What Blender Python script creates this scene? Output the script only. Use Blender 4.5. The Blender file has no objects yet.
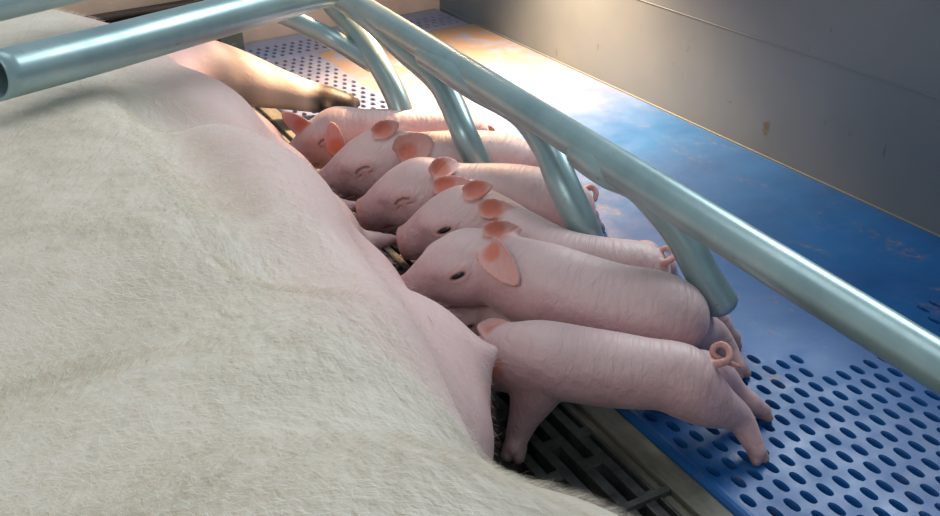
import bpy, math, random
import numpy as np
from mathutils import Vector, Matrix
import openvdb

random.seed(7); rng = np.random.default_rng(7)
S = bpy.context.scene
COL = S.collection

# ------------------------------------------------------------------ camera
CAM_H = 0.70
FOC = 1019.68
CX, CY = 470.0, 258.0
R = np.array([[0.88262409, -0.25921073, 0.39215368],
              [-0.46756341, -0.39789337, 0.78934487],
              [-0.04857131, -0.88005151, -0.47238773]])
cam_d = bpy.data.cameras.new('camera')
cam = bpy.data.objects.new('camera', cam_d); COL.objects.link(cam)
cam_d.sensor_width = 36.0; cam_d.lens = FOC / 940.0 * 36.0
cam_d.clip_start = 0.02
M = Matrix(((R[0][0], -R[0][1], -R[0][2], 0.0),
            (R[1][0], -R[1][1], -R[1][2], 0.0),
            (R[2][0], -R[2][1], -R[2][2], CAM_H),
            (0, 0, 0, 1)))
cam.matrix_world = M
S.camera = cam

# ------------------------------------------------------------------ world, light, exposure
S.view_settings.view_transform = 'Standard'
S.view_settings.look = 'None'
S.view_settings.gamma = 1.0
S.view_settings.use_curve_mapping = False
S.view_settings.exposure = 0.2
W = bpy.data.worlds.new('barn_daylight'); S.world = W; W.use_nodes = True
bg = W.node_tree.nodes['Background']
bg.inputs[0].default_value = (0.72, 0.88, 1.0, 1); bg.inputs[1].default_value = 0.33

def area(name, loc, target, size, power, color, sy=None):
    l = bpy.data.lights.new(name, 'AREA'); l.energy = power; l.color = color
    l.size = size
    if sy: l.shape = 'RECTANGLE'; l.size_y = sy
    o = bpy.data.objects.new(name, l); COL.objects.link(o)
    o.location = loc
    d = Vector(target) - Vector(loc)
    o.rotation_euler = d.to_track_quat('-Z', 'Y').to_euler()
    return o
# daylight from the barn windows: a broad one high on the right-far side, a weaker one to the left
area('window_daylight', (2.7, 1.9, 1.9), (0.3, 0.9, 0.0), 1.5, 43, (0.88, 0.96, 1.0), 1.0)
area('roof_light', (0.4, 1.6, 3.2), (0.2, 1.0, 0.0), 1.6, 15, (0.95, 0.98, 1.0), 1.6)
area('side_window_daylight', (-1.8, -0.6, 2.2), (0.1, 0.8, 0.2), 1.5, 16, (1.0, 0.97, 0.9), 1.0)
# infrared heat lamp over the creep area
hl = bpy.data.lights.new('heat_lamp_light', 'SPOT'); hl.energy = 170; hl.color = (1.0, 0.60, 0.32)
hl.spot_size = math.radians(112); hl.spot_blend = 1.0; hl.shadow_soft_size = 0.05
hlo = bpy.data.objects.new('heat_lamp_light', hl); COL.objects.link(hlo)
hlo.location = (0.98, 1.86, 0.56)
hlo.rotation_euler = (Vector((.91, 1.72, 0)) - Vector((.98, 1.86, .56))).to_track_quat('-Z', 'Y').to_euler()

# ------------------------------------------------------------------ helpers
def at(px, py, z=0.0):
    """world point on the horizontal level z seen at photo coordinate px,py"""
    d = R @ np.array([px - CX, py - CY, FOC])
    t = (z - CAM_H) / d[2]
    return np.array([0, 0, CAM_H]) + t * d
def zdepth(p):
    q = R.T @ (np.asarray(p) - [0, 0, CAM_H]); return q[2]
def J(px, py, z, rpx):
    """joint: point plus radius given as its seen size"""
    p = at(px, py, z); return (p, rpx * zdepth(p) / FOC)

def tag(o, label=None, cat=None, group=None, kind=None):
    if label: o['label'] = label
    if cat: o['category'] = cat
    if group: o['group'] = group
    if kind: o['kind'] = kind
    return o
def empty(name, loc):
    o = bpy.data.objects.new(name, None); o.location = loc; o.empty_display_size = 0.05
    COL.objects.link(o); return o
def mesh_obj(name, verts, faces, mat, parent=None, smooth=True):
    me = bpy.data.meshes.new(name)
    me.from_pydata([tuple(v) for v in verts], [], [tuple(f) for f in faces]); me.update()
    if smooth:
        me.polygons.foreach_set('use_smooth', [True] * len(me.polygons))
    if mat: me.materials.append(mat)
    o = bpy.data.objects.new(name, me); COL.objects.link(o)
    if parent:
        o.parent = parent
        o.matrix_parent_inverse = Matrix.Translation(-Vector(parent.location))
    return o

class MB:
    def __init__(s): s.v = []; s.f = []
    def box(s, x0, x1, y0, y1, z0, z1):
        n = len(s.v)
        s.v += [(x0,y0,z0),(x1,y0,z0),(x1,y1,z0),(x0,y1,z0),(x0,y0,z1),(x1,y0,z1),(x1,y1,z1),(x0,y1,z1)]
        s.f += [(n,n+3,n+2,n+1),(n+4,n+5,n+6,n+7),(n,n+1,n+5,n+4),(n+1,n+2,n+6,n+5),(n+2,n+3,n+7,n+6),(n+3,n,n+4,n+7)]
    def tube(s, pts, rad, seg=28, caps=(True, True), squash=None):
        """swept tube with rounded ends"""
        P = [np.array(p, float) for p in pts]; n0 = len(s.v)
        rr = [rad] * len(P) if np.isscalar(rad) else list(rad)
        T = []
        for i in range(len(P)):
            a = P[max(i-1, 0)]; b = P[min(i+1, len(P)-1)]; t = b - a; T.append(t / np.linalg.norm(t))
        up = np.array([0, 0, 1.0]) if abs(T[0][2]) < .95 else np.array([0, 1.0, 0])
        u = np.cross(T[0], up); u /= np.linalg.norm(u)
        rings = []
        for i in range(len(P)):
            u = u - T[i] * (u @ T[i]); u /= np.linalg.norm(u); w = np.cross(T[i], u)
            rings.append((P[i], u.copy(), w, rr[i], T[i]))
        full = []
        if caps[0]:
            c, u0, w0, r0, t0 = rings[0]
            for a in (80, 60, 40, 20):
                full.append((c - t0 * r0 * math.sin(math.radians(a)) * .6, u0, w0, r0 * math.cos(math.radians(a))))
        for c, u0, w0, r0, t0 in rings: full.append((c, u0, w0, r0))
        if caps[1]:
            c, u0, w0, r0, t0 = rings[-1]
            for a in (20, 40, 60, 80):
                full.append((c + t0 * r0 * math.sin(math.radians(a)) * .6, u0, w0, r0 * math.cos(math.radians(a))))
        for c, u0, w0, r0 in full:
            for k in range(seg):
                a = 2 * math.pi * k / seg
                s.v.append(tuple(c + r0 * (math.cos(a) * u0 + math.sin(a) * w0)))
        m = len(full)
        for i in range(m - 1):
            for k in range(seg):
                a = n0 + i*seg + k; b = n0 + i*seg + (k+1) % seg
                s.f.append((a, b, b + seg, a + seg))
        s.f.append(tuple(n0 + k for k in range(seg))[::-1])
        s.f.append(tuple(n0 + (m-1)*seg + k for k in range(seg)))
    def build(s, name, mat, parent=None, smooth=False, bevel=0):
        o = mesh_obj(name, s.v, s.f, mat, parent, smooth)
        if bevel:
            b = o.modifiers.new('bevel', 'BEVEL'); b.width = bevel; b.segments = 2; b.limit_method = 'ANGLE'
        return o

def spline(pts, n=8):
    """Catmull-Rom through rows of numbers"""
    P = np.array(pts, float); out = []
    Q = np.vstack([2*P[0]-P[1], P, 2*P[-1]-P[-2]])
    for i in range(1, len(Q) - 2):
        for k in range(n):
            t = k / n; a, b, c, d = Q[i-1], Q[i], Q[i+1], Q[i+2]
            out.append(.5*((2*b) + (-a+c)*t + (2*a-5*b+4*c-d)*t*t + (-a+3*b-3*c+d)*t**3))
    out.append(P[-1]); return np.array(out)

# ------------------------------------------------------------------ materials
def new_mat(name):
    m = bpy.data.materials.new(name); m.use_nodes = True
    nt = m.node_tree; b = nt.nodes['Principled BSDF']; return m, nt, b
def N(nt, typ, **kw):
    n = nt.nodes.new(typ)
    for k, v in kw.items():
        if k in ('inp',):
            for a, b in v.items(): n.inputs[a].default_value = b
        else: setattr(n, k, v)
    return n
def noise(nt, scale, detail=4, rough=.55, coord='Object', vec=None, dist=0):
    n = N(nt, 'ShaderNodeTexNoise', inp={'Scale': scale, 'Detail': detail, 'Roughness': rough, 'Distortion': dist})
    if vec is None:
        tc = N(nt, 'ShaderNodeTexCoord'); vec = tc.outputs[coord]
    nt.links.new(vec, n.inputs['Vector']); return n.outputs['Fac']
def ramp(nt, fac, stops):
    r = N(nt, 'ShaderNodeValToRGB'); e = r.color_ramp.elements
    while len(e) < len(stops): e.new(0.5)
    for i, (p, c) in enumerate(stops):
        e[i].position = p; e[i].color = (*c, 1) if len(c) == 3 else c
    nt.links.new(fac, r.inputs[0]); return r.outputs[0]
def mix(nt, fac, a, b, mode='MIX'):
    n = N(nt, 'ShaderNodeMix', data_type='RGBA', blend_type=mode)
    for sock, v in ((n.inputs[0], fac), (n.inputs[6], a), (n.inputs[7], b)):
        if isinstance(v, bpy.types.NodeSocket): nt.links.new(v, sock)
        elif isinstance(v, (int, float)): sock.default_value = v
        else: sock.default_value = (*v, 1)
    return n.outputs[2]
def math_(nt, op, a, b=0.0):
    n = N(nt, 'ShaderNodeMath', operation=op)
    for i, v in enumerate((a, b)):
        if isinstance(v, bpy.types.NodeSocket): nt.links.new(v, n.inputs[i])
        else: n.inputs[i].default_value = v
    return n.outputs[0]
def bump(nt, b, h, strength, dist=0.001, prev=None):
    n = N(nt, 'ShaderNodeBump', inp={'Strength': strength, 'Distance': dist})
    nt.links.new(h, n.inputs['Height'])
    if prev: nt.links.new(prev, n.inputs['Normal'])
    if b: nt.links.new(n.outputs[0], b.inputs['Normal'])
    return n.outputs[0]
def obvec(nt, scale=(1, 1, 1)):
    tc = N(nt, 'ShaderNodeTexCoord'); mp = N(nt, 'ShaderNodeMapping')
    mp.inputs['Scale'].default_value = scale
    nt.links.new(tc.outputs['Object'], mp.inputs['Vector']); return mp.outputs[0]

def mat_blue(name, dirt=0.5, dung=.9):
    m, nt, b = new_mat(name)
    base = ramp(nt, noise(nt, 7, 3), [(.3, (.005, .075, .26)), (.75, (.008, .115, .36))])
    n1 = noise(nt, 16, 7, .7, vec=obvec(nt, (1, .55, 1)), dist=.6)
    f1 = ramp(nt, n1, [(.56, (0, 0, 0)), (.68, (1, 1, 1))])
    n2 = noise(nt, 90, 4, .6)
    f2 = ramp(nt, n2, [(.45, (0, 0, 0)), (.6, (1, 1, 1))])
    f = math_(nt, 'MULTIPLY', math_(nt, 'MULTIPLY', f1, f2), dirt)
    # trampled feed and dung gather towards the warm far end of the pen
    tc = N(nt, 'ShaderNodeTexCoord'); sx = N(nt, 'ShaderNodeSeparateXYZ'); nt.links.new(tc.outputs['Object'], sx.inputs[0])
    far = N(nt, 'ShaderNodeMapRange', inp={'From Min': 1.55, 'From Max': 2.3}); nt.links.new(sx.outputs[1], far.inputs[0])
    n3 = ramp(nt, noise(nt, 11, 6, .65, dist=.8), [(.40, (0, 0, 0)), (.52, (1, 1, 1))])
    f = math_(nt, 'MAXIMUM', f, math_(nt, 'MULTIPLY', n3, math_(nt, 'MULTIPLY', far.outputs[0], dung)))
    dust_and_pool = N(nt, 'ShaderNodeMapRange', inp={'From Min': 1.42, 'From Max': 2.0}); nt.links.new(sx.outputs[1], dust_and_pool.inputs[0])  # dust film that also paints the heat lamp's pale pool into the colour
    n4 = ramp(nt, noise(nt, 6, 5, .6), [(.25, (.35,)*3), (.6, (1,)*3)])
    base = mix(nt, math_(nt, 'MULTIPLY', math_(nt, 'MULTIPLY', dust_and_pool.outputs[0], n4), .62), base, (.32, .31, .34))
    c = mix(nt, f, base, (.24, .16, .07))
    nt.links.new(c, b.inputs['Base Color'])
    rg = ramp(nt, noise(nt, 24, 4), [(.3, (.32,)*3), (.7, (.5,)*3)]); nt.links.new(rg, b.inputs['Roughness'])
    bump(nt, b, noise(nt, 160, 3), .12, .002)
    return m
M_blue = mat_blue('blue_plastic_slat', .45, .25)
M_plate = mat_blue('blue_heating_plate', .55)

def mat_iron():
    m, nt, b = new_mat('cast_iron')
    c = ramp(nt, noise(nt, 40, 6, .7), [(.3, (.03, .035, .035)), (.6, (.10, .11, .10)), (.8, (.16, .16, .14))])
    nt.links.new(c, b.inputs['Base Color']); b.inputs['Roughness'].default_value = .42; b.inputs['Metallic'].default_value = .2
    bump(nt, b, noise(nt, 120, 5), .4, .002); return m
M_iron = mat_iron()
def mat_beam():
    m, nt, b = new_mat('dirty_support_beam')
    c = ramp(nt, noise(nt, 30, 7, .7, vec=obvec(nt, (1, .3, 1))), [(.3, (.09, .09, .07)), (.55, (.19, .18, .14)), (.8, (.30, .27, .20))])
    nt.links.new(c, b.inputs['Base Color']); b.inputs['Roughness'].default_value = .6
    bump(nt, b, noise(nt, 150, 5), .5, .002); return m
M_beam = mat_beam()
def mat_plain(name, col, rough=.6, var=.2, scale=20, bs=.2, metal=0):
    m, nt, b = new_mat(name)
    lo = tuple(x * (1 - var) for x in col); hi = tuple(min(1, x * (1 + var)) for x in col)
    c = ramp(nt, noise(nt, scale, 5, .6), [(.3, lo), (.7, hi)])
    nt.links.new(c, b.inputs['Base Color']); b.inputs['Roughness'].default_value = rough; b.inputs['Metallic'].default_value = metal
    bump(nt, b, noise(nt, scale * 5, 4), bs, .002); return m
def mat_wall():
    m, nt, b = new_mat('grey_wall_panel')
    base = ramp(nt, noise(nt, 3.0, 4), [(.3, (.095, .125, .15)), (.7, (.13, .165, .19))])
    n = noise(nt, 13, 5, .6); f = ramp(nt, n, [(.70, (0,)*3), (.74, (1,)*3)])
    c = mix(nt, math_(nt, 'MULTIPLY', f, .8), base, (.09, .065, .01))
    n2 = noise(nt, 60, 3, .5, vec=obvec(nt, (1, 1, .3))); f2 = ramp(nt, n2, [(.70, (0,)*3), (.75, (1,)*3)])
    c = mix(nt, math_(nt, 'MULTIPLY', f2, .5), c, (.05, .04, .02))
    nt.links.new(c, b.inputs['Base Color']); b.inputs['Roughness'].default_value = .48
    bump(nt, b, noise(nt, 8, 3), .12, .01); return m
M_wall = mat_wall()
M_back = mat_plain('tan_back_wall', (.80, .57, .43), .5, .1, 12)
M_pit = mat_plain('slurry_pit', (.006, .006, .006), .8, .2)
M_post = mat_plain('grey_green_post', (.13, .15, .12), .6, .25, 30)
M_trough = mat_plain('dark_brown_trough', (.035, .018, .012), .5, .3, 20)
def mat_tube():
    m, nt, b = new_mat('galvanised_tube')
    n1 = noise(nt, 9, 5, .65)
    c = ramp(nt, n1, [(.3, (.25, .36, .375)), (.55, (.33, .46, .47)), (.75, (.40, .49, .48))])
    sp = ramp(nt, noise(nt, 75, 3, .6), [(.70, (0,)*3), (.76, (1,)*3)])
    c = mix(nt, math_(nt, 'MULTIPLY', sp, .45), c, (.06, .05, .035))
    nt.links.new(c, b.inputs['Base Color'])
    b.inputs['Metallic'].default_value = .5
    r = ramp(nt, noise(nt, 45, 5), [(.3, (.29,)*3), (.7, (.38,)*3)]); nt.links.new(r, b.inputs['Roughness'])
    bump(nt, b, noise(nt, 60, 2), .05, .0008); return m
M_tube = mat_tube()

def mat_pigskin():
    m, nt, b = new_mat('piglet_skin')
    at_ = N(nt, 'ShaderNodeAttribute', attribute_name='pig')     # R pink, G dark brown (foot dirt, nostrils, eye slits), B white hair
    sp = N(nt, 'ShaderNodeSeparateColor'); nt.links.new(at_.outputs['Color'], sp.inputs[0])
    uv = N(nt, 'ShaderNodeAttribute', attribute_name='body_coord')
    big = noise(nt, 28, 4, .6)
    base = ramp(nt, big, [(.3, (.50, .30, .31)), (.7, (.61, .39, .40))])
    c = mix(nt, sp.outputs[2], base, (.66, .52, .50))
    c = mix(nt, sp.outputs[0], c, (.58, .18, .12))
    c = mix(nt, sp.outputs[1], c, (.13, .08, .055))
    nt.links.new(c, b.inputs['Base Color'])
    b.inputs['Roughness'].default_value = .48
    b.inputs['Subsurface Weight'].default_value = .25
    b.inputs['Subsurface Radius'].default_value = (1.0, .35, .2)
    b.inputs['Subsurface Scale'].default_value = .006
    b.inputs['Sheen Weight'].default_value = .25; b.inputs['Sheen Roughness'].default_value = .4
    mp = N(nt, 'ShaderNodeMapping'); mp.inputs['Scale'].default_value = (150, 3.5, 1)
    nt.links.new(uv.outputs['Vector'], mp.inputs['Vector'])
    wr = noise(nt, 1.0, 3, .5, vec=mp.outputs[0], dist=.4)
    n1 = bump(nt, None, wr, .55, .004)
    mp2 = N(nt, 'ShaderNodeMapping'); mp2.inputs['Scale'].default_value = (90, 60, 1)
    nt.links.new(uv.outputs['Vector'], mp2.inputs['Vector'])
    h = noise(nt, 420, 3, .6)
    n2 = bump(nt, b, h, .25, .0008, prev=n1)
    return m
M_pig = mat_pigskin()
def mat_sow():
    m, nt, b = new_mat('sow_skin')
    at_ = N(nt, 'ShaderNodeAttribute', attribute_name='pig')     # R udder pink, G dirt, B yellowish coat
    sp = N(nt, 'ShaderNodeSeparateColor'); nt.links.new(at_.outputs['Color'], sp.inputs[0])
    big = noise(nt, 6, 5, .6)
    base = ramp(nt, big, [(.3, (.68, .52, .45)), (.7, (.78, .62, .55))])
    coat = ramp(nt, noise(nt, 9, 6, .65), [(.3, (.58, .51, .41)), (.5, (.72, .655, .55)), (.7, (.82, .76, .67))])
    c = mix(nt, sp.outputs[2], base, coat)
    c = mix(nt, sp.outputs[0], c, (.72, .46, .46))
    blo = ramp(nt, noise(nt, 130, 2), [(.70, (0,)*3), (.76, (1,)*3)])
    c = mix(nt, math_(nt, 'MULTIPLY', blo, .25), c, (.45, .18, .16))
    sk = ramp(nt, noise(nt, 48, 3, .6), [(.735, (0,)*3), (.76, (1,)*3)])
    c = mix(nt, math_(nt, 'MULTIPLY', math_(nt, 'MULTIPLY', sk, sp.outputs[0]), .9), c, (.20, .10, .07))
    c = mix(nt, sp.outputs[1], c, (.014, .009, .006))
    nt.links.new(c, b.inputs['Base Color'])
    b.inputs['Roughness'].default_value = .55
    b.inputs['Subsurface Weight'].default_value = .2
    b.inputs['Subsurface Radius'].default_value = (1.0, .4, .25)
    b.inputs['Subsurface Scale'].default_value = .008
    n1 = bump(nt, None, noise(nt, 60, 4, .6), .3, .003)
    bump(nt, b, noise(nt, 420, 3, .6), .35, .0012, prev=n1)
    return m
M_sow = mat_sow()
m_, nt_, b_ = new_mat('white_bristle')
b_.inputs['Base Color'].default_value = (.92, .865, .77, 1); b_.inputs['Roughness'].default_value = .45
M_hair = m_
m_, nt_, b_ = new_mat('piglet_eye')
b_.inputs['Base Color'].default_value = (.012, .012, .015, 1); b_.inputs['Roughness'].default_value = .08
M_eye = m_

# ------------------------------------------------------------------ signed-distance sculpting
class Sculpt:
    """union of smooth blended volumes on a grid, turned into one continuous surface"""
    def __init__(s, lo, hi, vox):
        s.lo = np.array(lo, np.float32); s.vox = vox
        s.n = np.ceil((np.array(hi) - s.lo) / vox).astype(int) + 1
        s.g = np.full(tuple(s.n), 0.05, np.float32)
        s.tags = []
    def win(s, lo, hi):
        a = np.clip(np.floor((np.array(lo) - s.lo) / s.vox).astype(int), 0, s.n)
        b = np.clip(np.ceil((np.array(hi) - s.lo) / s.vox).astype(int) + 1, 0, s.n)
        if np.any(b <= a): return None
        sl = tuple(slice(int(i), int(j)) for i, j in zip(a, b))
        ax = [(s.lo[k] + s.vox * np.arange(a[k], b[k])).astype(np.float32) for k in range(3)]
        X = np.stack(np.meshgrid(*ax, indexing='ij'), -1)
        return sl, X
    def apply(s, fn, lo, hi, k, op='add', tag=None, tw=.004):
        m = max(k, .004) + 3 * s.vox
        w = s.win(np.array(lo) - m, np.array(hi) + m)
        if tag: s.tags.append((fn, tag, tw))
        if w is None: return
        sl, X = w; d = fn(X); g = s.g[sl]
        if op == 'sub': d = -d; h = np.clip(.5 - .5*(d-g)/k*-1, 0, 1) if k else None
        if op == 'add':
            if k: h = np.clip(.5 + .5*(g-d)/k, 0, 1); r = g*(1-h) + d*h - k*h*(1-h)
            else: r = np.minimum(g, d)
        elif op == 'sub':
            if k: h = np.clip(.5 + .5*(d-g)/k, 0, 1); r = g*(1-h) + d*h + k*h*(1-h)
            else: r = np.maximum(g, d)
        s.g[sl] = r
    def cone(s, a, ra, b, rb, k=.01, op='add', tag=None, tw=.004):
        a = np.array(a, np.float32); b = np.array(b, np.float32)
        ba = b - a; L2 = float(ba @ ba) + 1e-12
        def fn(X):
            pa = X - a; t = np.clip((pa @ ba) / L2, 0, 1)
            q = pa - t[..., None] * ba
            return np.sqrt((q*q).sum(-1)) - (ra + (rb-ra)*t)
        r = max(ra, rb)
        s.apply(fn, np.minimum(a, b) - r, np.maximum(a, b) + r, k, op, tag, tw)
    def chain(s, J, k=.01, tag=None, tw=.004, n=4):
        """J: list of (point, radius); smooth curve through them"""
        rows = spline([list(p) + [r] for p, r in J], n) if len(J) > 2 else np.array([list(p)+[r] for p, r in J])
        for i in range(len(rows) - 1):
            s.cone(rows[i][:3], rows[i][3], rows[i+1][:3], rows[i+1][3], k if i == 0 else min(k, rows[i][3]*.6), tag=tag, tw=tw)
    def ell(s, c, r, axes=None, k=.01, op='add', tag=None, tw=.004):
        c = np.array(c, np.float32); r = np.array(r, np.float32)
        A = np.eye(3, dtype=np.float32) if axes is None else np.array(axes, np.float32)   # rows = local axes
        def fn(X):
            q = (X - c) @ A.T
            k0 = np.sqrt(((q / r)**2).sum(-1)); k1 = np.sqrt(((q / (r*r))**2).sum(-1))
            return k0 * (k0 - 1) / np.maximum(k1, 1e-6)
        ext = np.sqrt((A.T**2) @ (r*r))
        s.apply(fn, c - ext, c + ext, k, op, tag, tw)
    def mesh(s, name, mat, tagmap, extra=None, parent=None):
        g = openvdb.FloatGrid(.05)
        g.copyFromArray(np.ascontiguousarray(np.clip(s.g, -.05, .05).astype(np.float32)))
        pts, quads = g.convertToQuads(0.0)
        P = pts * s.vox + s.lo
        # keep the largest connected surface
        Q = np.asarray(quads, int)
        par = np.arange(len(P))
        for _ in range(400):
            mn = par[Q].min(1)
            new = par.copy()
            for c in range(4): np.minimum.at(new, Q[:, c], mn)
            new = new[new]
            if (new == par).all(): break
            par = new
        u, cnt = np.unique(par, return_counts=True); main = u[cnt.argmax()]
        keep = par == main; idx = np.cumsum(keep) - 1
        Q = Q[keep[Q[:, 0]]]; Q = idx[Q]; P = P[keep]
        # gentle relaxation of grid steps
        for _ in range(2):
            acc = np.zeros_like(P); cn = np.zeros(len(P))
            for a, b in ((0, 1), (1, 2), (2, 3), (3, 0)):
                np.add.at(acc, Q[:, a], P[Q[:, b]]); np.add.at(acc, Q[:, b], P[Q[:, a]])
                np.add.at(cn, Q[:, a], 1); np.add.at(cn, Q[:, b], 1)
            P = P*.5 + .5 * acc / cn[:, None]
        me = bpy.data.meshes.new(name)
        me.vertices.add(len(P)); me.vertices.foreach_set('co', P.astype(np.float32).ravel())
        me.loops.add(Q.size); me.loops.foreach_set('vertex_index', Q[:, ::-1].astype(np.int32).ravel())
        me.polygons.add(len(Q)); me.polygons.foreach_set('loop_start', np.arange(0, Q.size, 4, dtype=np.int32))
        me.polygons.foreach_set('use_smooth', np.ones(len(Q), bool))
        me.update(calc_edges=True); me.validate()
        # surface orientation: outward
        pf = P.astype(np.float32)
        colr = np.zeros((len(P), 4), np.float32); colr[:, 3] = 1
        for fn, tg, tw in s.tags:
            d = fn(pf[None, :, :])[0]
            w = np.clip(1 - d / tw, 0, 1); w = w*w*(3-2*w)
            ch, amt = tagmap[tg]
            colr[:, ch] = np.maximum(colr[:, ch], w * amt)
        if extra: extra(pf, colr, me)
        a = me.color_attributes.new('pig', 'FLOAT_COLOR', 'POINT'); a.data.foreach_set('color', colr.ravel())
        me.materials.append(mat)
        o = bpy.data.objects.new(name, me); COL.objects.link(o)
        return o, P, Q
def norm(v): v = np.array(v, float); return v / np.linalg.norm(v)

# ------------------------------------------------------------------ floor
M_none = None
mb = MB(); mb.box(-1.3, 1.25, -.6, 2.55, -.30, -.26)
tag(mb.build('floor', M_pit), kind='structure')

PX, PY = .0215, .0265                       # slot pitch of the plastic slats
def slat_mesh(x0, nx, y0, ny, skip=lambda i, j, x, y: False, top=0.0, depth=.008, sl=.0094, sw=.0038):
    """perforated plate: rounded slots in staggered rows"""
    V, F = [], []; seg = 16
    def q(a, b, c, d, z):
        n = len(V); V.extend([(a, c, z), (b, c, z), (b, d, z), (a, d, z)]); F.append((n, n+1, n+2, n+3))
    xa, xb = x0, x0 + nx * PX
    for j in range(ny):
        ya = y0 + j*PY; yb = ya + PY; off = (j % 2) * PX * .5
        if off: q(xa, xa + off, ya, yb, top); q(xb - off, xb, ya, yb, top)
        for i in range(nx - (1 if off else 0)):
            a = xa + off + i*PX; b = a + PX; cx = (a+b)/2; cy = (ya+yb)/2
            if skip(i, j, cx, cy): q(a, b, ya, yb, top); continue
            n = len(V)
            rings = []
            # outer rectangle sampled at the same angles
            for (kx, ky, z, outer) in ((0, 0, top, True), (sw*1.38, sl*1.14, top, False), (sw*1.08, sl*1.03, top-.0022, False), (sw*.9, sl*.95, top-depth, False)):
                ring = []
                for k in range(seg):
                    t = 2*math.pi*(k+.5)/seg; c, s_ = math.cos(t), math.sin(t)
                    if outer:
                        m = max(abs(c)/(PX/2), abs(s_)/(PY/2)); ring.append((cx + c/m, cy + s_/m, z))
                    else: ring.append((cx + kx*math.copysign(abs(c)**.8, c), cy + ky*math.copysign(abs(s_)**.9, s_), z))
                rings.append(ring)
            for ring in rings: V.extend(ring)
            for r_ in range(3):
                for k in range(seg):
                    k2 = (k+1) % seg; A = n + r_*seg
                    F.append((A+k, A+k2, A+seg+k2, A+seg+k))
            # corners of the cell
            for sx, sy in ((1, 1), (-1, 1), (-1, -1), (1, -1)):
                n2 = len(V); V.append((cx + sx*PX/2, cy + sy*PY/2, top))
                ks = sorted(range(seg), key=lambda k: (rings[0][k][0]-V[n2][0])**2 + (rings[0][k][1]-V[n2][1])**2)[:2]
                F.append((n2, n+ks[0], n+ks[1]) )
    return V, F, xa, xb, y0, y0 + ny*PY
def slat_panel(name, x0, nx, y0, ny, label, **kw):
    V, F, xa, xb, ya, yb = slat_mesh(x0, nx, y0, ny, **kw)
    m = MB(); m.v = V; m.f = F
    t = .003
    return m, (xa, xb, ya, yb)
# near slatted field, the long narrow field beside the sow, and the far field
bx0 = .5645
root = empty('slatted_floor', (bx0, -.35, 0))
tag(root, 'blue plastic slatted floor with staggered oval slots, under the piglets hind feet', 'slatted floor')
m, e = slat_panel('near', bx0, 28, .7435 - 41*PY, 41, '', skip=lambda i, j, x, y: j >= 39 and .80 < x < .99)
m.build('slot_field', M_blue, root)
m, e2 = slat_panel('side', bx0, 9, .7435, 58, '')
m.build('slot_field', M_blue, root)
yfar = .7435 + 58*PY
m, e3 = slat_panel('far', bx0, 28, yfar + .026, 4, '')
m.build('slot_field', M_blue, root)
m = MB(); m.box(bx0, e3[1], yfar, yfar + .026, -.02, 0); m.box(bx0, e3[1], e3[3], 2.475, -.02, 0)
m.tube([(bx0 - .0035, -.35, -.006), (bx0 - .0035, 2.47, -.006)], .0085, 12)
m.build('rounded_edge', M_blue, root)
m = MB(); m.box(bx0 + 9*PX + .0001, 1.178, .7436, yfar - .002, -.02, .0)
tag(m.build('heating_plate', M_plate), 'solid blue heated creep plate stained with dried dung, along the grey wall', 'heating plate')

# support beam and cast iron grate
m = MB(); m.box(.524, .5535, -.4, 2.46, -.05, -.003); m.box(.5135, .524, -.4, 2.46, -.03, -.010)
tag(m.build('support_beam', M_beam, bevel=.0025), 'grimy grey brown support beam between the iron grate and the blue slats', 'beam')
m = MB(); gx0 = -.62; pitch = .0238
xs = []
x = .5135
m.box(.5135-.004, .5135, -.4, 2.46, -.03, -.008)
k = 0
while x > -.1:
    xr = x - .004 if k == 0 else x
    # a bar followed by a slot
    m.box(x - pitch + .002, x - .010, -.4, 2.46, -.03, -.008)
    per = .122; o0 = .634 if k % 2 == 0 else .634 + .075
    y = o0 - 9*per
    while y < 2.46:
        m.box(x - .0105, x + .0005 + (.002 if k else 0), y - .008, y + .008, -.028, -.0085)
        y += per
    x -= pitch; k += 1
for yy in (.10, .63, 1.16, 1.69, 2.22):
    m.box(-.1, .5235, yy - .004, yy + .004, -.012, -.003)
m.box(-.9, -.1, -.4, 2.46, -.03, -.008)
tag(m.build('floor_grate', M_iron, bevel=.0012), 'dark cast iron slotted floor grate with a cross bar, beneath the sow', 'grate')

# ------------------------------------------------------------------ walls
m = MB(); m.box(1.182, 1.215, -.6, 2.53, -.02, .335); m.box(1.1805, 1.183, -.6, 2.475, .1955, .1975)
m.box(1.1795, 1.183, -.6, 2.475, -.02, .002)
tag(m.build('wall_right', M_wall, bevel=.001), kind='structure')
m = MB(); m.box(-1.3, 1.182, 2.478, 2.51, -.05, .55)
tag(m.build('wall_back', M_back), kind='structure')
m = MB(); m.tube([(1.190, -.6, .352), (1.190, 2.47, .352)], .017, 28)
tag(m.build('partition_rail', M_tube, smooth=True), 'grey tube running along the top of the grey wall panel', 'rail')
m = MB(); m.box(.562, .618, 2.40, 2.474, -.003, .26)
tag(m.build('corner_post', M_post, bevel=.003), 'square grey green post at the tan back wall', 'post')
# trough
m = MB(); m.box(.20, .535, 2.40, 2.474, -.006, .13)
t_ = m.build('feed_trough', M_trough, bevel=.008); tag(t_, 'dark brown feed trough at the back wall above the sow', 'trough')
m = MB(); m.tube([(.20, 2.40, .132), (.535, 2.40, .132)], .008, 16)
m.build('rolled_rim', M_trough, t_, True)

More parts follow.
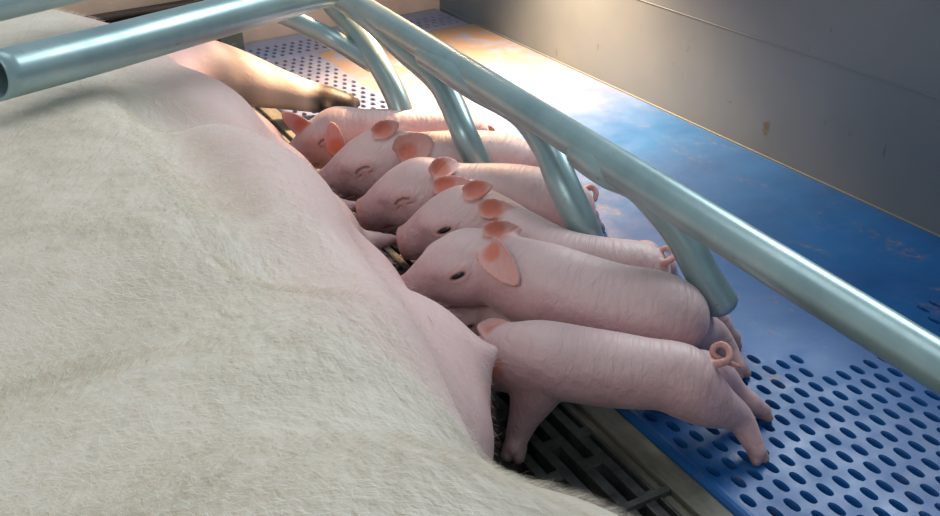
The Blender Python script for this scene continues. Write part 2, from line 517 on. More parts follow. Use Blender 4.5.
# ------------------------------------------------------------------ farrowing crate
def P_(px, py, z): return at(px, py, z)
crate = empty('farrowing_crate', (.6, 1.0, 0))
tag(crate, 'galvanised steel tube crate over the sow with curved finger bars reaching down among the piglets', 'crate')
rl = [P_(312, -24, .283), P_(400, 31, .275), P_(700, 218.5, .252), P_(945, 370, .225)]
d0 = rl[-1] - rl[-2]; rl.append(rl[-1] + d0 * 1.6)
rr = 40.5 / 2 * zdepth(rl[2]) / FOC
m = MB(); m.tube(spline(rl, 10), rr, 40); m.build('side_rail', M_tube, crate, True)
def finger(pts, rpx_end):
    P = [P_(*p) for p in pts]; r = rpx_end * zdepth(P[-1]) / FOC
    m = MB(); m.tube(spline(P, 8), r, 32); m.build('finger_bar', M_tube, crate, True)
def rail_at(px):
    rw = spline(rl, 10); pr = []
    for p in rw:
        q = R.T @ (p - [0, 0, CAM_H]); pr.append(CX + FOC*q[0]/q[2])
    return np.array([np.interp(px, pr, rw[:, k]) for k in range(3)])
def finger(tops, pts, rpx_end):
    P = [P_(*p) for p in pts]; r = rpx_end * zdepth(P[-1]) / FOC
    T = [rail_at(t) + [-.004, 0, -(rr*.35) - .001*k] for k, t in enumerate(tops)]
    m = MB(); m.tube(spline(T + P, 8), r, 32); m.build('finger_bar', M_tube, crate, True)
finger([585, 612], [(637, 184, .228), (659, 206, .208), (683, 237, .178), (702, 273, .138), (722, 304, .10)], 17)
finger([430, 475], [(520, 111, .228), (546, 144, .212), (563, 184, .18), (581, 222, .138), (589, 241, .11)], 16)
finger([340, 370], [(404, 50, .238), (437, 79, .222), (452, 104, .198), (464, 133, .168), (477, 160, .13), (482, 174, .108)], 13)
finger([], [(322, -8, .25), (337, 10, .24), (358, 33, .225), (376, 59, .20), (394, 92, .16), (405, 122, .118), (410, 140, .09)], 11.6)
cr = [P_(-8, 77, .40), P_(100, 50, .385), P_(200, 23, .37), P_(326, -10, .335)]
rc = 22.5 * zdepth(cr[1]) / FOC
m = MB(); m.tube(spline(cr, 8), rc, 40, caps=(False, True)); m.f.pop(-2)
c0 = spline(cr, 8)[:4]; n_ = len(m.v); m2 = MB(); m2.tube(c0, rc*.86, 40, caps=(False, False)); m2.f = m2.f[:-2]
m.v += m2.v; m.f += [tuple(i + n_ for i in f)[::-1] for f in m2.f]
m.f += [(k, n_ + k, n_ + (k+1) % 40, (k+1) % 40) for k in range(40)]
ob_ = m.build('cross_bar', M_tube, crate, True)
g = [P_(276, 12, .27), P_(305, 25, .245), P_(338, 42, .215), P_(372, 63, .192)]
m = MB(); m.tube(spline(g, 8), 9.5 * zdepth(g[2]) / FOC, 28); m.build('brace_bar', M_tube, crate, True)
up = [P_(-60, 15, .42), P_(0, 1, .41), P_(60, -12, .40), P_(200, -44, .38)]
m = MB(); m.tube(spline(up, 6), 19 * zdepth(up[1]) / FOC, 32); m.build('top_bar', M_tube, crate, True)

# ------------------------------------------------------------------ sow
def build_sow():
    s = Sculpt((-.42, -.30, -.01), (.80, 2.44, .46), .0065)
    # trunk: stations along y: x centre, z centre, half width x, half height z
    st = np.array([
        [-.20, -.04, .17, .10, .12],
        [-.05, -.04, .18, .20, .165],
        [.20, -.02, .18, .225, .165],
        [.45, .0, .18, .25, .168],
        [.70, .02, .18, .285, .170],
        [.95, .03, .18, .295, .170],
        [1.20, .035, .178, .295, .168],
        [1.45, .04, .175, .29, .166],
        [1.70, .04, .17, .275, .160],
        [1.90, .03, .16, .225, .150],
        [2.05, .02, .14, .17, .125],
        [2.18, .02, .12, .12, .10]])
    def trunk(X):
        y = X[..., 1]
        cx, cz, rx, rz = (np.interp(y, st[:, 0], st[:, i]).astype(np.float32) for i in (1, 2, 3, 4))
        qx = np.abs(X[..., 0] - cx) / rx; qz = np.abs(X[..., 2] - cz) / rz
        q = (qx**2.05 + qz**2.05)**(1/2.05)
        d = (q - 1) * np.minimum(rx, rz) * .95
        return np.maximum(d, np.maximum(-.20 - y, y - 2.18) + .0)
    s.apply(trunk, (-.4, -.25, 0), (.6, 2.25, .42), .01)
    s.ell((0, -.14, .17), (.16, .12, .14), k=.08)
    s.ell((.03, 2.16, .12), (.10, .14, .09), k=.06)                       # neck
    s.cone((.03, 2.2, .10), .085, (.03, 2.33, .075), .05, k=.05)          # head laid on the floor
    s.ell((.10, 2.18, .15), (.05, .04, .012), k=.01)                      # ear
    # udder row
    ridge = [((.265, .74, .085), .072), ((.280, .85, .09), .080), ((.278, 1.00, .092), .082), ((.298, 1.22, .09), .086), ((.306, 1.45, .088), .088), ((.300, 1.66, .085), .085), ((.26, 1.82, .08), .075)]
    s.chain(ridge, k=.08, tag='udder', tw=.10)
    for y, x, z, rx, ry, rz in ((.80, .285, .085, .105, .08, .095), (.97, .282, .092, .100, .08, .10), (1.14, .30, .088, .103, .075, .098),
                            (1.31, .308, .085, .104, .08, .096), (1.48, .314, .082, .104, .08, .094), (1.65, .306, .08, .10, .08, .09)):
        s.ell((x, y, z), (rx, ry, rz), k=.035, tag='udder', tw=.07)
    for y in (.82, 1.0, 1.18, 1.36, 1.54): s.ell((.27, y, .05), (.10, .10, .05), k=.03, tag='udder', tw=.03)
    # teats
    tp = at(498, 351, .135)
    s.cone(tp + [-.080, .012, -.012], .035, tp + [-.024, .003, -.003], .0105, k=.03, tag='teat', tw=.022)
    s.cone(tp + [-.022, .002, .001], .0075, tp, .0052, k=.012, tag='teat', tw=.012)
    for px, py, z in ((404, 283, .085), (398, 236, .09), (360, 203, .09), (322, 176, .09), (288, 150, .09)):
        p = at(px, py, z)
        s.cone(p + [-.035, 0, .002], .014, p + [.0, 0, -.004], .0065, k=.02, tag='teat', tw=.01)
    # flank fold between udder and thigh
    s.cone((.16, .70, .20), .06, (.262, .685, .09), .05, k=.05)
    s.ell((.265, .73, .095), (.09, .09, .085), k=.05)
    s.ell((.288, .79, .11), (.095, .07, .085), k=.04)
    # hind leg lying on top, thigh to hock and foot
    s.chain([((.0, .36, .20), .15), ((.10, .39, .195), .125), ((.195, .395, .155), .09), ((.30, .37, .115), .065), ((.42, .30, .08), .042),
             ((.52, .20, .05), .028), ((.58, .15, .035), .026)], k=.05)
    s.cone((.58, .15, .03), .024, (.63, .14, .02), .016, k=.01, tag='hoof', tw=.01)
    # the other hind leg under it
    s.chain([((.10, .30, .09), .10), ((.20, .14, .07), .07), ((.34, .02, .04), .035), ((.42, -.04, .03), .024)], k=.03)
    # foreleg stretched out over the floor
    a = [(at(200, 68, .14), .046), (at(236, 78, .10), .043), (at(275, 88, .07), .032), (at(303, 95, .05), .0255), (at(328, 100, .036), .0225)]
    s.cone((.20, 1.78, .14), .08, a[0][0], .048, k=.04)
    s.chain(a, k=.03)
    h = at(330, 99, .04)
    s.cone(h, .024, at(345, 103, .03), .021, k=.01, tag='foot_dirt', tw=.045)
    for dy in (.013, -.012):
        s.cone(at(343, 102, .028) + [0, dy, 0], .017, at(353, 101, .020) + [0, dy*1.2, 0], .012, k=.004, tag='hoof', tw=.006)
    s.cone(at(326, 108, .03), .013, at(332, 110, .02), .009, k=.004, tag='hoof', tw=.006)
    # second foreleg beneath
    s.chain([((.26, 1.98, .08), .07), ((.38, 2.12, .05), .042), ((.47, 2.22, .035), .03)], k=.03)
    # broad hollows
    s.ell((.0, .66, .385), (.22, .05, .045), k=.07, op='sub')
    s.ell((.25, 1.34, .20), (.085, .12, .075), k=.05)
    s.ell((.235, 1.03, .20), (.09, .12, .085), k=.05)
    s.ell((.185, .98, .335), (.03, .26, .04), k=.05, op='sub')
    s.ell((.23, 1.19, .30), (.05, .035, .035), k=.05, op='sub')
    s.chain([((.08, .655, .275), .04), ((.15, .60, .245), .036), ((.20, .53, .205), .036), ((.235, .475, .172), .046), ((.30, .435, .14), .052)], k=.035)
    s.ell((.24, .76, .315), (.08, .055, .04), k=.05, op='sub')
    tm = {'udder': (0, .0), 'teat': (0, 1.0), 'hoof': (1, 1.0), 'foot_dirt': (1, 1.0)}
    def extra(P, c, me):
        # coat covers the back and flank, thins toward the belly
        coat = np.clip((.31 - P[:, 0] + .02*np.sin(P[:, 1]*19 + 2*np.sin(P[:, 0]*23))) / .16, 0, 1)
        c[:, 2] = coat * .9
        c[:, 0] = np.maximum(c[:, 0], np.clip((P[:, 0] - .17)/.16, 0, 1)*.7)
        leg = np.clip((P[:, 0] - .36) / .08, 0, 1) * np.clip((P[:, 1] - 1.62) / .08, 0, 1)
        c[:, 2] = np.maximum(c[:, 2], leg*.3); c[:, 0] = np.maximum(c[:, 0]*(1 - leg), 0)
        c[:, 1] = np.maximum(c[:, 1], leg * np.clip(.34 + .2*np.sin(P[:, 0]*70 + P[:, 1]*31) * np.sin(P[:, 1]*55), 0, .6))
        thigh = np.clip((.675 - 1.0*np.maximum(P[:, 0] - .14, 0) - P[:, 1]) / .03, 0, 1)
        c[:, 2] = np.maximum(c[:, 2], thigh * np.clip((.55 - P[:, 0]) / .2, 0, 1))
        c[:, 0] *= (1 - .9*thigh)
    o, P, Q = s.mesh('sow', M_sow, tm, extra)
    tag(o, 'big white sow lying on her side with her pink udder turned to the piglets', 'sow')
    return o, P, Q
sow, SP, SQ = build_sow()

def add_hair(parent, P, Q, count, wfun, dfun, length, width, name, seed, curl=.35):
    rg = np.random.default_rng(seed)
    A = P[Q[:, 0]]; B = P[Q[:, 1]]; C = P[Q[:, 2]]; D = P[Q[:, 3]]
    nrm = np.cross(C - A, D - B); ar = np.linalg.norm(nrm, axis=1); nrm = nrm / np.maximum(ar, 1e-12)[:, None]
    cen = (A + B + C + D) / 4
    # outward
    if np.mean((nrm * (cen - cen.mean(0))).sum(1)) < 0: nrm = -nrm
    w = ar * wfun(cen, nrm); w /= w.sum()
    f = rg.choice(len(Q), count, p=w)
    u, v = rg.random(count)[:, None], rg.random(count)[:, None]
    p = (A[f]*(1-u) + B[f]*u)*(1-v) + (D[f]*(1-u) + C[f]*u)*v
    n = nrm[f]
    d = dfun(p) + rg.normal(0, .20, (count, 3)); d -= n * (d*n).sum(1)[:, None]
    d /= np.linalg.norm(d, axis=1)[:, None]
    L = length * rg.uniform(.5, 1.25, count)[:, None]
    side = np.cross(d, n); side /= np.linalg.norm(side, axis=1)[:, None]
    bend = rg.normal(0, .22, count)[:, None]
    w_ = width * rg.uniform(.6, 1.2, count)[:, None]
    p0 = p - n*.0006
    p1 = p0 + L*(.5*d + .28*n)
    p2 = p0 + L*(1.0*d + (.28 + rg.uniform(-.06, .12, count)[:, None])*n + bend*side)
    V = np.stack([p0 - side*w_, p0 + side*w_, p1 + side*w_*.8, p1 - side*w_*.8, p2], 1).reshape(-1, 3)
    base = np.arange(count)*5
    me = bpy.data.meshes.new(name)
    me.vertices.add(len(V)); me.vertices.foreach_set('co', V.astype(np.float32).ravel())
    quad = np.stack([base, base+1, base+2, base+3], 1); tri = np.stack([base+3, base+2, base+4], 1)
    loops = np.concatenate([quad, tri], 1).ravel()
    st_ = np.stack([np.arange(count)*7, np.arange(count)*7 + 4], 1).ravel()
    me.loops.add(len(loops)); me.loops.foreach_set('vertex_index', loops.astype(np.int32))
    me.polygons.add(2*count); me.polygons.foreach_set('loop_start', st_.astype(np.int32))
    me.update(calc_edges=True)
    me.materials.append(M_hair)
    o = bpy.data.objects.new(name, me); COL.objects.link(o); o.parent = parent
    return tag(o, kind='stuff')
def sow_w(c, n):
    w = np.clip((.28 - c[:, 0]) / .12, 0.07, 1)
    w = np.maximum(w, np.clip((.675 - np.maximum(c[:, 0] - .14, 0) - c[:, 1])/.03, 0, 1))
    near = np.clip((1.5 - c[:, 1]) / .9, .12, 1)
    vis = (c[:, 2] > .08) & (c[:, 0] > -.22) & (c[:, 1] > .25)
    return w * near * vis + .0
def sow_d(p):
    d = np.zeros_like(p); d[:, 0] = .45; d[:, 1] = -1; 
    q = np.clip((.75 - p[:, 1]) / .2, 0, 1); d[:, 0] += .1*q
    return norm_rows(d)
def norm_rows(d): return d / np.linalg.norm(d, axis=1)[:, None]
add_hair(sow, SP, SQ, 100000, sow_w, sow_d, .019, .00016, 'bristle_hair', 3)

# ------------------------------------------------------------------ piglets
def piglet(label, head, nose, spine, legs, tail, ears, eyes='open', hs=1.0, roll=0.0, vox=.0016):
    """head, nose: (px,py,z); spine: joints from neck to rump; legs: lists of joints; ears: list of (side, dir, face, length, width)"""
    Hc = at(*head); Np = at(*nose)
    f = norm(Np - Hc); up = np.array([0, 0, 1.0]); up = norm(up - f*(up @ f)); lf = np.cross(up, f)
    c_, s_ = math.cos(roll), math.sin(roll)
    up, lf = up*c_ + lf*s_, lf*c_ - up*s_
    sc = np.linalg.norm(Np - Hc) / .066 * hs
    A = np.stack([f, lf, up])
    def L(x, y, z): return Hc + (f*x + lf*y + up*z) * sc
    SPN = [J(*j) for j in spine]; LG = [[J(*j) for j in l] for l in legs]; TL = [J(*j) for j in tail]
    pts = [Hc, Np, L(.075, 0, -.02), L(-.05, .07, .07), L(-.05, -.07, .07), L(0, 0, -.05)] + [p for p, r in SPN] + [p for l in LG for p, r in l] + [p for p, r in TL]
    pts = np.array(pts); rmax = .05
    lo = pts.min(0) - .045; hi = pts.max(0) + .045; lo[2] = max(lo[2], -.004)
    s = Sculpt(lo, hi, vox)
    # body
    rows = spline([list(p) + [r] for p, r in SPN], 4)
    for i in range(len(rows)-1):
        s.cone(rows[i][:3], rows[i][3], rows[i+1][:3], rows[i+1][3], .014)
    s.cone(L(-.012, 0, -.006), .029*sc, rows[0][:3], rows[0][3], .02)
    for l in LG:
        s.chain(l[:-1], k=.011)
        a, ra = l[-2]; b, rb = l[-1]
        s.cone(a, ra, b, rb, k=.006)
        d = norm(b - a); sd = norm(np.cross(d, [0, 0, 1.0]))
        for q in (-1, 1):      # two toes
            s.cone(b + sd*q*rb*.42, rb*.72, b + d*rb*.9 + sd*q*rb*.55, rb*.58, k=.0012, tag='toe', tw=.004)
        s.cone(b, rb*.9, b + d*.001, rb*.9, k=.003, tag='footskin', tw=.010)
    # head
    s.ell(L(0, 0, .0), np.array([.042, .0325, .0295])*sc, A, k=.012*sc, tag='fuzz', tw=.012)
    s.cone(L(.008, 0, -.006), .029*sc, L(.054, 0, -.0125), .0175*sc, k=.016*sc)
    s.cone(L(.02, 0, -.004), .0235*sc, L(.045, 0, -.009), .018*sc, k=.012*sc)
    s.cone(L(-.004, 0, -.018), .026*sc, L(.046, 0, -.0235), .0125*sc, k=.008*sc)
    for q in (-1, 1):
        s.ell(L(.002, q*.017, -.014), np.array([.026, .018, .020])*sc, A, k=.012*sc)       # cheek
        s.ell(L(.022, q*.020, .010), np.array([.014, .009, .008])*sc, A, k=.010*sc)        # brow
    s.cone(L(.0, 0, .007), .0215*sc, L(.034, 0, -.001), .015*sc, k=.012*sc)                    # forehead
    # snout disc
    n0 = L(.0565, 0, -.0120); n1 = L(.0640, 0, -.0128); ax = norm(n1 - n0 + up*.0009)
    def disc(X, c=n1.astype(np.float32), ax=ax.astype(np.float32), r=.0172*sc, h=.0040*sc, rd=.0016*sc):
        q = X - c; a = q @ ax; rad = np.sqrt(np.maximum((q*q).sum(-1) - a*a, 0))
        dx = rad - (r - rd); dy = np.abs(a) - (h - rd)
        return np.sqrt(np.maximum(dx, 0)**2 + np.maximum(dy, 0)**2) + np.minimum(np.maximum(dx, dy), 0) - rd
    s.apply(disc, n1 - .018*sc, n1 + .018*sc, .003*sc, tag='snout', tw=.007)
    for q in (-1, 1):
        s.cone(L(.060, q*.0055, -.0125), .0024*sc, L(.072, q*.0060, -.0125), .0030*sc, k=.0012, op='sub', tag='nostril', tw=.0016)
    # mouth line
    for q in (-1, 1):
        s.cone(L(.056, q*.010, -.0262), .0013*sc, L(.036, q*.0185, -.0235), .0019*sc, k=.0018, op='sub', tag='lip', tw=.003)
        s.cone(L(.036, q*.0185, -.0235), .0013*sc, L(.022, q*.0262, -.0190), .0010*sc, k=.0016, op='sub', tag='lip', tw=.003)
    # eyes
    E = []
    for q in (-1, 1):
        e = L(.0120, q*.0298, .0065)
        ea = norm(f*.95 - up*.22 - lf*q*.15); en = norm(lf*q + f*.15 + up*.2); en = norm(en - ea*(en @ ea)); eu = np.cross(en, ea)*q*1.0
        B = np.stack([ea, en, eu])
        s.ell(e, np.array([.0125, .0054, .0085])*sc, B, k=.005*sc, tag='lid', tw=.0035)
        if eyes == 'open':
            s.ell(e + en*.0052*sc, np.array([.0078, .0050, .0023])*sc, B, k=.0016*sc, op='sub', tag='eyerim', tw=.0016)
            E.append((e + en*.0002*sc, B))
        else:
            arc = [(.0085, .0006), (.004, -.0014), (-.002, -.0016), (-.0075, .0002)]
            for (a0, u0), (a1, u1) in zip(arc[:-1], arc[1:]):
                s.cone(e + (en*.0054 + ea*a0 + eu*u0)*sc, .0010*sc, e + (en*.0054 + ea*a1 + eu*u1)*sc, .0010*sc, k=.0010, op='sub', tag='eyerim', tw=.0012)
            for (a0, u0), (a1, u1) in zip(arc[:-1], arc[1:]):
                s.cone(e + (en*.0036 + ea*a0*1.2 + eu*(u0+.0062))*sc, .0007*sc, e + (en*.0036 + ea*a1*1.2 + eu*(u1+.0062))*sc, .0007*sc, k=.002, op='sub')
    # ears
    balls = [(L(0, 0, .002), .037*sc), (L(-.02, 0, .002), .034*sc)] + [(p_[:3], p_[3]) for p_ in rows]
    def surf(px, py, off):
        o_ = np.array([0, 0, CAM_H]); d_ = norm(R @ np.array([px - CX, py - CY, FOC])); best = None
        for c_b, r_b in balls:
            b_q = d_ @ (c_b - o_); disc_ = b_q*b_q - ((c_b-o_) @ (c_b-o_)) + r_b*r_b
            if disc_ > 0:
                t_ = b_q - math.sqrt(disc_)
                if best is None or t_ < best: best = t_
        if best is None:      # beside the silhouette: depth of the closest ball
            best = min(((np.linalg.norm(np.cross(c_b - o_, d_)) - r_b, d_ @ (c_b - o_)) for c_b, r_b in balls))[1]
        return o_ + d_*(best - off)
    for side, dr, fc, ln, wd in ears:
        base = L(-.018, side*.025, .019)
        if dr[0] == 'px': base = surf(dr[1], dr[2], .001 if side > 0 else -.005); dr = ('to', surf(dr[3], dr[4], dr[5]))
        if dr[0] == 'to': ln = np.linalg.norm(dr[1] - base) / sc
        u = norm(dr[1] - base) if dr[0] == 'to' else norm(f*dr[0] + lf*side*dr[1] + up*dr[2]); nn = norm(norm(np.array([0, 0, CAM_H]) - base) + f*fc[1] + up*fc[2]) if fc[0] == 'open' else norm(f*fc[0] + lf*side*fc[1] + up*fc[2]); nn = norm(nn - u*(nn @ u)); v = np.cross(nn, u)
        u, nn, v = (k_.astype(np.float32) for k_ in (u, nn, v)); b32 = (base - u*.006*sc).astype(np.float32)
        Ln = ln*sc + .006; Wd = wd*sc*.5
        def ear(X, inner=False, u=u, nn=nn, v=v, b32=b32, Ln=Ln, Wd=Wd):
            q = X - b32; a = (q @ u); t = np.clip(a / Ln, 0, 1); vv = q @ v; w = q @ nn
            prof = np.where(t < .35, .62 + .38*np.sin(t/.35*1.5708), np.clip(1 - (np.clip((t-.35)/.65, 0, 1))**1.9, 0, 1)**.62) * Wd
            bend = -.22*a*a/Ln
            cup = .55*vv*vv/Wd*(1.25 - t) + bend
            th = .0017 + .0012*(1 - t)
            d1 = np.abs(w - cup) - th
            d2 = np.abs(vv) - prof; d3 = np.maximum(-a, a - Ln)
            r_ = .0012
            m1 = np.maximum(d1, 0); m2 = np.maximum(d2, 0); m3 = np.maximum(d3, 0)
            dd = np.sqrt(m1*m1 + m2*m2*.6 + m3*m3) + np.minimum(np.maximum(np.maximum(d1, d2), d3), 0) - r_*.2
            if inner: dd = np.where(w - cup > 0, dd, dd + .01) + np.abs(vv)*.0
            return dd
        cc = base + np.array(u)*Ln*.5
        s.apply(ear, cc - Ln*.75, cc + Ln*.75, .0045*sc, tag='ear', tw=.004)
        s.tags.append((lambda X, e=ear: e(X, True), 'inner', .003))
        bb = base.astype(np.float32)
        s.tags.append((lambda X, e=ear, bb=(base + np.array(u)*.008).astype(np.float32): np.maximum(e(X, True), np.sqrt(((X-bb)**2).sum(-1)) - .006*sc), 'deep', .015))
    # tail
    if TL:
        rows_t = spline([list(p) + [r] for p, r in TL], 5)
        for i in range(len(rows_t)-1):
            s.cone(rows_t[i][:3], rows_t[i][3], rows_t[i+1][:3], rows_t[i+1][3], .0015 if i else .008, tag='tail' if i > 3 else None, tw=.003)
    sp = rows[:, :3]
    seg_len = np.concatenate([[0], np.cumsum(np.linalg.norm(np.diff(sp, axis=0), axis=1))])
    def extra(P, c, me):
        # body coordinates: length along the spine and height round the barrel
        best = np.full(len(P), 1e9); sc_ = np.zeros(len(P)); ang = np.zeros(len(P))
        for i in range(len(sp)-1):
            a, b = sp[i], sp[i+1]; ba = b-a; L2 = ba @ ba
            t = ((P - a) @ ba) / L2
            tc = np.clip(t, 0 if i else -9, 1 if i < len(sp)-2 else 9)
            q = P - a - tc[:, None]*ba; d = (q*q).sum(1)
            m = d < best; best[m] = d[m]; sc_[m] = seg_len[i] + tc[m]*math.sqrt(L2)
            ang[m] = q[m, 2] / .04
        bc = me.attributes.new('body_coord', 'FLOAT_VECTOR', 'POINT')
        bc.data.foreach_set('vector', np.stack([sc_, ang, np.zeros(len(P))], 1).astype(np.float32).ravel())
        # fine whitish fuzz along the back
        zz = np.clip((ang - .2)/.7, 0, 1)
        c[:, 2] = np.maximum(c[:, 2], zz*.55)
    tm = {'toe': (1, .45), 'footskin': (1, .16), 'fuzz': (2, .55), 'snout': (0, .42), 'nostril': (1, .9), 'lip': (0, .45), 'lid': (0, .28),
          'eyerim': (1, .75), 'ear': (0, .20), 'inner': (0, .45), 'deep': (0, 1.0), 'tail': (0, .5)}
    o, P, Q = s.mesh('piglet', M_pig, tm, extra)
    tag(o, label, 'piglet', 'newborn piglets suckling in a row')
    for e, B in E:
        V, F = [], []; nu, nv = 16, 10
        for i in range(nv+1):
            for k in range(nu):
                t = math.pi*i/nv; a = 2*math.pi*k/nu
                q = np.array([math.cos(a)*math.sin(t)*.0090, math.cos(t)*.0044, math.sin(a)*math.sin(t)*.0046])*sc
                V.append(e + q @ B)
        for i in range(nv):
            for k in range(nu): F.append((i*nu+k, i*nu+(k+1) % nu, (i+1)*nu+(k+1) % nu, (i+1)*nu+k))
        eo = mesh_obj('eye', V, F, M_eye); eo.parent = o; eo['label'] = 'dark glossy eye'
    return o, P, Q

std_ears = [(1, (-.75, .55, -.15), (.35, .8, -.1), .042, .034), (-1, (-.75, .45, .45), (.35, .6, -.6), .042, .034)]
def loop_tail(x, y, z, r, start, end):
    """curl in photo coordinates: start joint, loop centre and radius in pixels, end joint"""
    out = [start]
    for a in (200, 260, 320, 20, 80, 140, 200, 240):
        t = math.radians(a); out.append((x - r*math.cos(t)*-1, y + r*math.sin(t), z + .004*math.cos(t), 2.6))
    out.append(end); return out

# front piglet, head under the near teat
piglet('front piglet with its head pushed under the near teat, standing on the iron grate',
       (480, 362, .062), (446, 388, .045),
       [(508, 358, .085, 28), (538, 358, .103, 32), (575, 364, .100, 32), (615, 370, .096, 31.5), (650, 374, .095, 28.5), (686, 376, .094, 28)],
       [[(543, 376, .085, 24), (534, 396, .062, 18), (525, 416, .04, 12.5), (518, 434, .02, 10), (515, 447, .011, 11)],
        [(572, 350, .07, 17), (576, 352, .04, 12), (580, 358, .02, 9), (580, 372, .010, 9)],
        [(688, 388, .085, 31), (714, 405, .062, 19), (738, 417, .04, 12), (752, 441, .018, 9), (757, 452, .010, 9)],
        [(700, 370, .08, 20), (722, 378, .055, 13), (735, 391, .035, 9.5), (752, 404, .02, 8.5), (762, 411, .010, 8.5)]],
       [(702, 366, .105, 7), (716, 364, .110, 4.2), (728, 360, .113, 3.4), (729, 350, .118, 3.0), (722, 344, .121, 2.8), (714, 347, .119, 2.8), (713, 354, .113, 2.8), (722, 360, .108, 2.6), (732, 364, .104, 2.5), (739, 367, .10, 2.1)],
       [(1, ('px', 500, 360, 493, 398, .036), ('open', .2, .1), .036, .022), (-1, ('px', 494, 338, 491, 313, .020), ('open', 0, 0), .036, .040)], eyes='closed', hs=1.15)

# large piglet whose head shows in full
piglet('large wide-awake piglet with its whole face in view, standing right behind the front piglet',
       (467, 262, .130), (402, 282, .114),
       [(505, 272, .123, 31), (540, 286, .119, 39), (580, 298, .113, 38.5), (620, 309, .107, 38), (655, 314, .104, 37.5), (676, 318, .098, 30)],
       [[(545, 300, .085, 22), (540, 325, .05, 14), (528, 345, .028, 10), (520, 356, .012, 10)],
        [(570, 285, .08, 20), (575, 290, .045, 13), (580, 298, .02, 10), (572, 306, .010, 10)],
        [(680, 322, .08, 27), (698, 332, .055, 17), (714, 334, .045, 11.5), (728, 352, .022, 9.5), (738, 368, .010, 9)],
        [(685, 305, .08, 20), (706, 312, .05, 13), (722, 326, .03, 9), (732, 338, .012, 8.5)]],
       [(684, 300, .12, 6), (692, 292, .125, 4), (697, 293, .125, 2.6)],
       [(1, ('px', 492, 250, 509, 279, .030), ('open', .25, .0), .046, .030), (-1, ('px', 489, 231, 526, 227, .010), ('open', 0, .2), .044, .017)], eyes='open')

# the third one, eye open, only its face and back in view
piglet('open-eyed piglet third from the front, its curled tail left of the nearest finger bar',
       (464, 219, .125), (400, 232, .105),
       [(496, 227, .116, 26), (525, 245, .111, 28), (560, 262, .104, 28), (600, 270, .098, 28), (632, 271, .095, 25), (646, 272, .092, 21)],
       [[(530, 250, .08, 18), (528, 268, .05, 12), (520, 282, .012, 9)],
        [(545, 235, .08, 17), (548, 240, .045, 11), (552, 248, .012, 9)],
        [(640, 270, .075, 22), (655, 285, .045, 13), (660, 300, .012, 9)],
        [(645, 258, .075, 18), (665, 268, .045, 11), (672, 278, .012, 8)]],
       [(652, 262, .11, 6), (662, 263, .113, 3.6), (672, 259, .116, 3.0), (673, 252, .12, 2.8), (667, 248, .122, 2.6), (660, 251, .119, 2.6), (660, 258, .113, 2.5), (666, 265, .109, 2.2)],
       [(1, ('px', 485, 210, 515, 207, .026), ('open', .2, .2), .042, .019), (-1, ('px', 470, 192, 493, 184, .010), ('open', .1, .1), .034, .018)], eyes='open')

piglet('sleepy piglet fourth from the front, its back under the second finger bar',
       (421, 190, .12), (359, 204, .10),
       [(453, 192, .115, 23), (482, 198, .112, 30), (515, 202, .110, 33), (545, 207, .105, 32), (568, 211, .1, 26)],
       [[(485, 212, .08, 16), (482, 228, .05, 11), (476, 240, .012, 8)],
        [(500, 198, .08, 15), (504, 206, .04, 10), (504, 214, .012, 8)],
        [(565, 218, .075, 20), (580, 232, .045, 12), (585, 245, .012, 8)],
        [(570, 208, .075, 17), (588, 216, .045, 10), (595, 226, .012, 8)]],
       [(575, 196, .115, 6), (584, 190, .118, 3.4), (592, 187, .12, 2.8), (596, 192, .115, 2.6), (595, 200, .108, 2.2)],
       [(1, ('px', 440, 187, 470, 181, .024), ('open', .2, .2), .040, .018), (-1, ('px', 436, 172, 460, 158, .010), ('open', .2, .1), .038, .021)], eyes='closed')

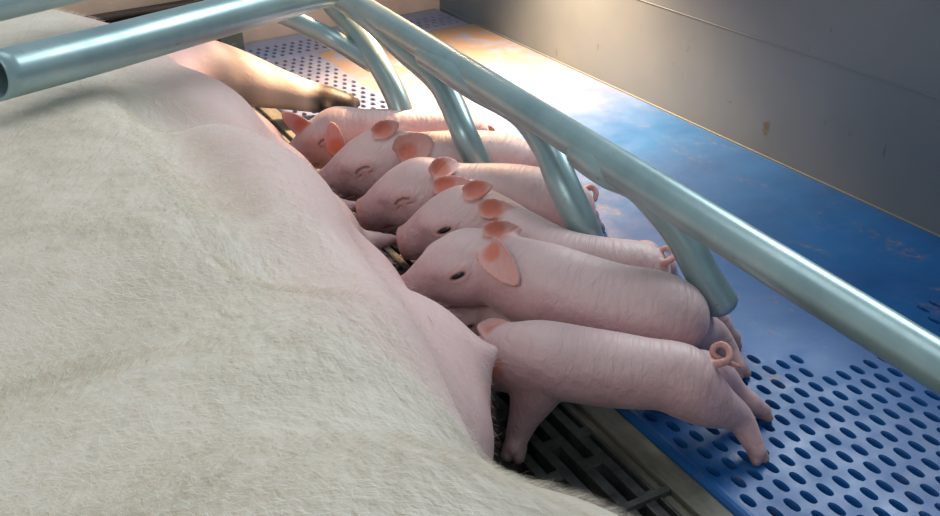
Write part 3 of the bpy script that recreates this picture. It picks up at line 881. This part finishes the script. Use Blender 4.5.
piglet('sleepy piglet fifth from the front with a big upright ear, behind the second finger bar',
       (380, 160, .115), (320, 175, .095),
       [(410, 160, .11, 22), (435, 164, .11, 28), (465, 164, .107, 29), (495, 164, .102, 28), (520, 167, .098, 23)],
       [[(440, 178, .08, 15), (440, 190, .05, 10), (436, 202, .012, 8)],
        [(455, 165, .08, 14), (458, 172, .04, 9), (458, 180, .012, 8)],
        [(520, 172, .075, 18), (535, 186, .045, 11), (540, 196, .012, 8)],
        [(522, 164, .075, 15), (540, 170, .045, 9), (546, 180, .012, 8)]],
       [(528, 158, .11, 5), (537, 155, .112, 3), (543, 158, .11, 2.6), (542, 164, .105, 2.2)],
       [(1, ('px', 404, 155, 431, 138, .036), ('open', .1, .1), .048, .036), (-1, ('px', 378, 132, 401, 122, .010), ('open', 0, .1), .036, .018)], eyes='closed')

piglet('small piglet at the far end of the row, next to the sow\'s outstretched foreleg',
       (338, 133, .105), (288, 148, .085),
       [(366, 133, .105, 19), (392, 134, .102, 21), (420, 135, .098, 21), (450, 135, .095, 21), (472, 137, .09, 17)],
       [[(395, 146, .07, 12), (396, 156, .045, 9), (394, 164, .012, 7)],
        [(410, 138, .07, 11), (412, 146, .04, 8), (412, 150, .012, 7)],
        [(470, 142, .07, 14), (482, 152, .045, 9), (486, 160, .012, 7)],
        [(474, 136, .07, 12), (486, 142, .045, 8), (491, 148, .012, 7)]],
       [(480, 130, .10, 4.5), (488, 127, .10, 2.6), (493, 130, .095, 2.2)],
       [(1, ('px', 338, 150, 330, 124, .014), ('open', .2, .1), .042, .024), (-1, ('px', 306, 127, 281, 116, .006), (.5, -.65, .5), .040, .024)], eyes='closed')

# the one squeezed in the dark gap below the large piglet's chin
piglet('piglet squeezed in the dark gap below the chin of the large piglet',
       (470, 316, .055), (424, 334, .045),
       [(498, 322, .052, 25), (520, 328, .05, 27), (545, 332, .048, 27), (570, 334, .045, 25), (595, 336, .042, 20)],
       [[(520, 335, .03, 11), (512, 345, .012, 8)], [(598, 340, .03, 12), (615, 346, .012, 8)]],
       [], [(1, (-.95, .3, .1), (.2, .75, .25), .036, .028), (-1, (-.8, .5, .3), (.5, .2, -.6), .034, .028)], eyes='open')
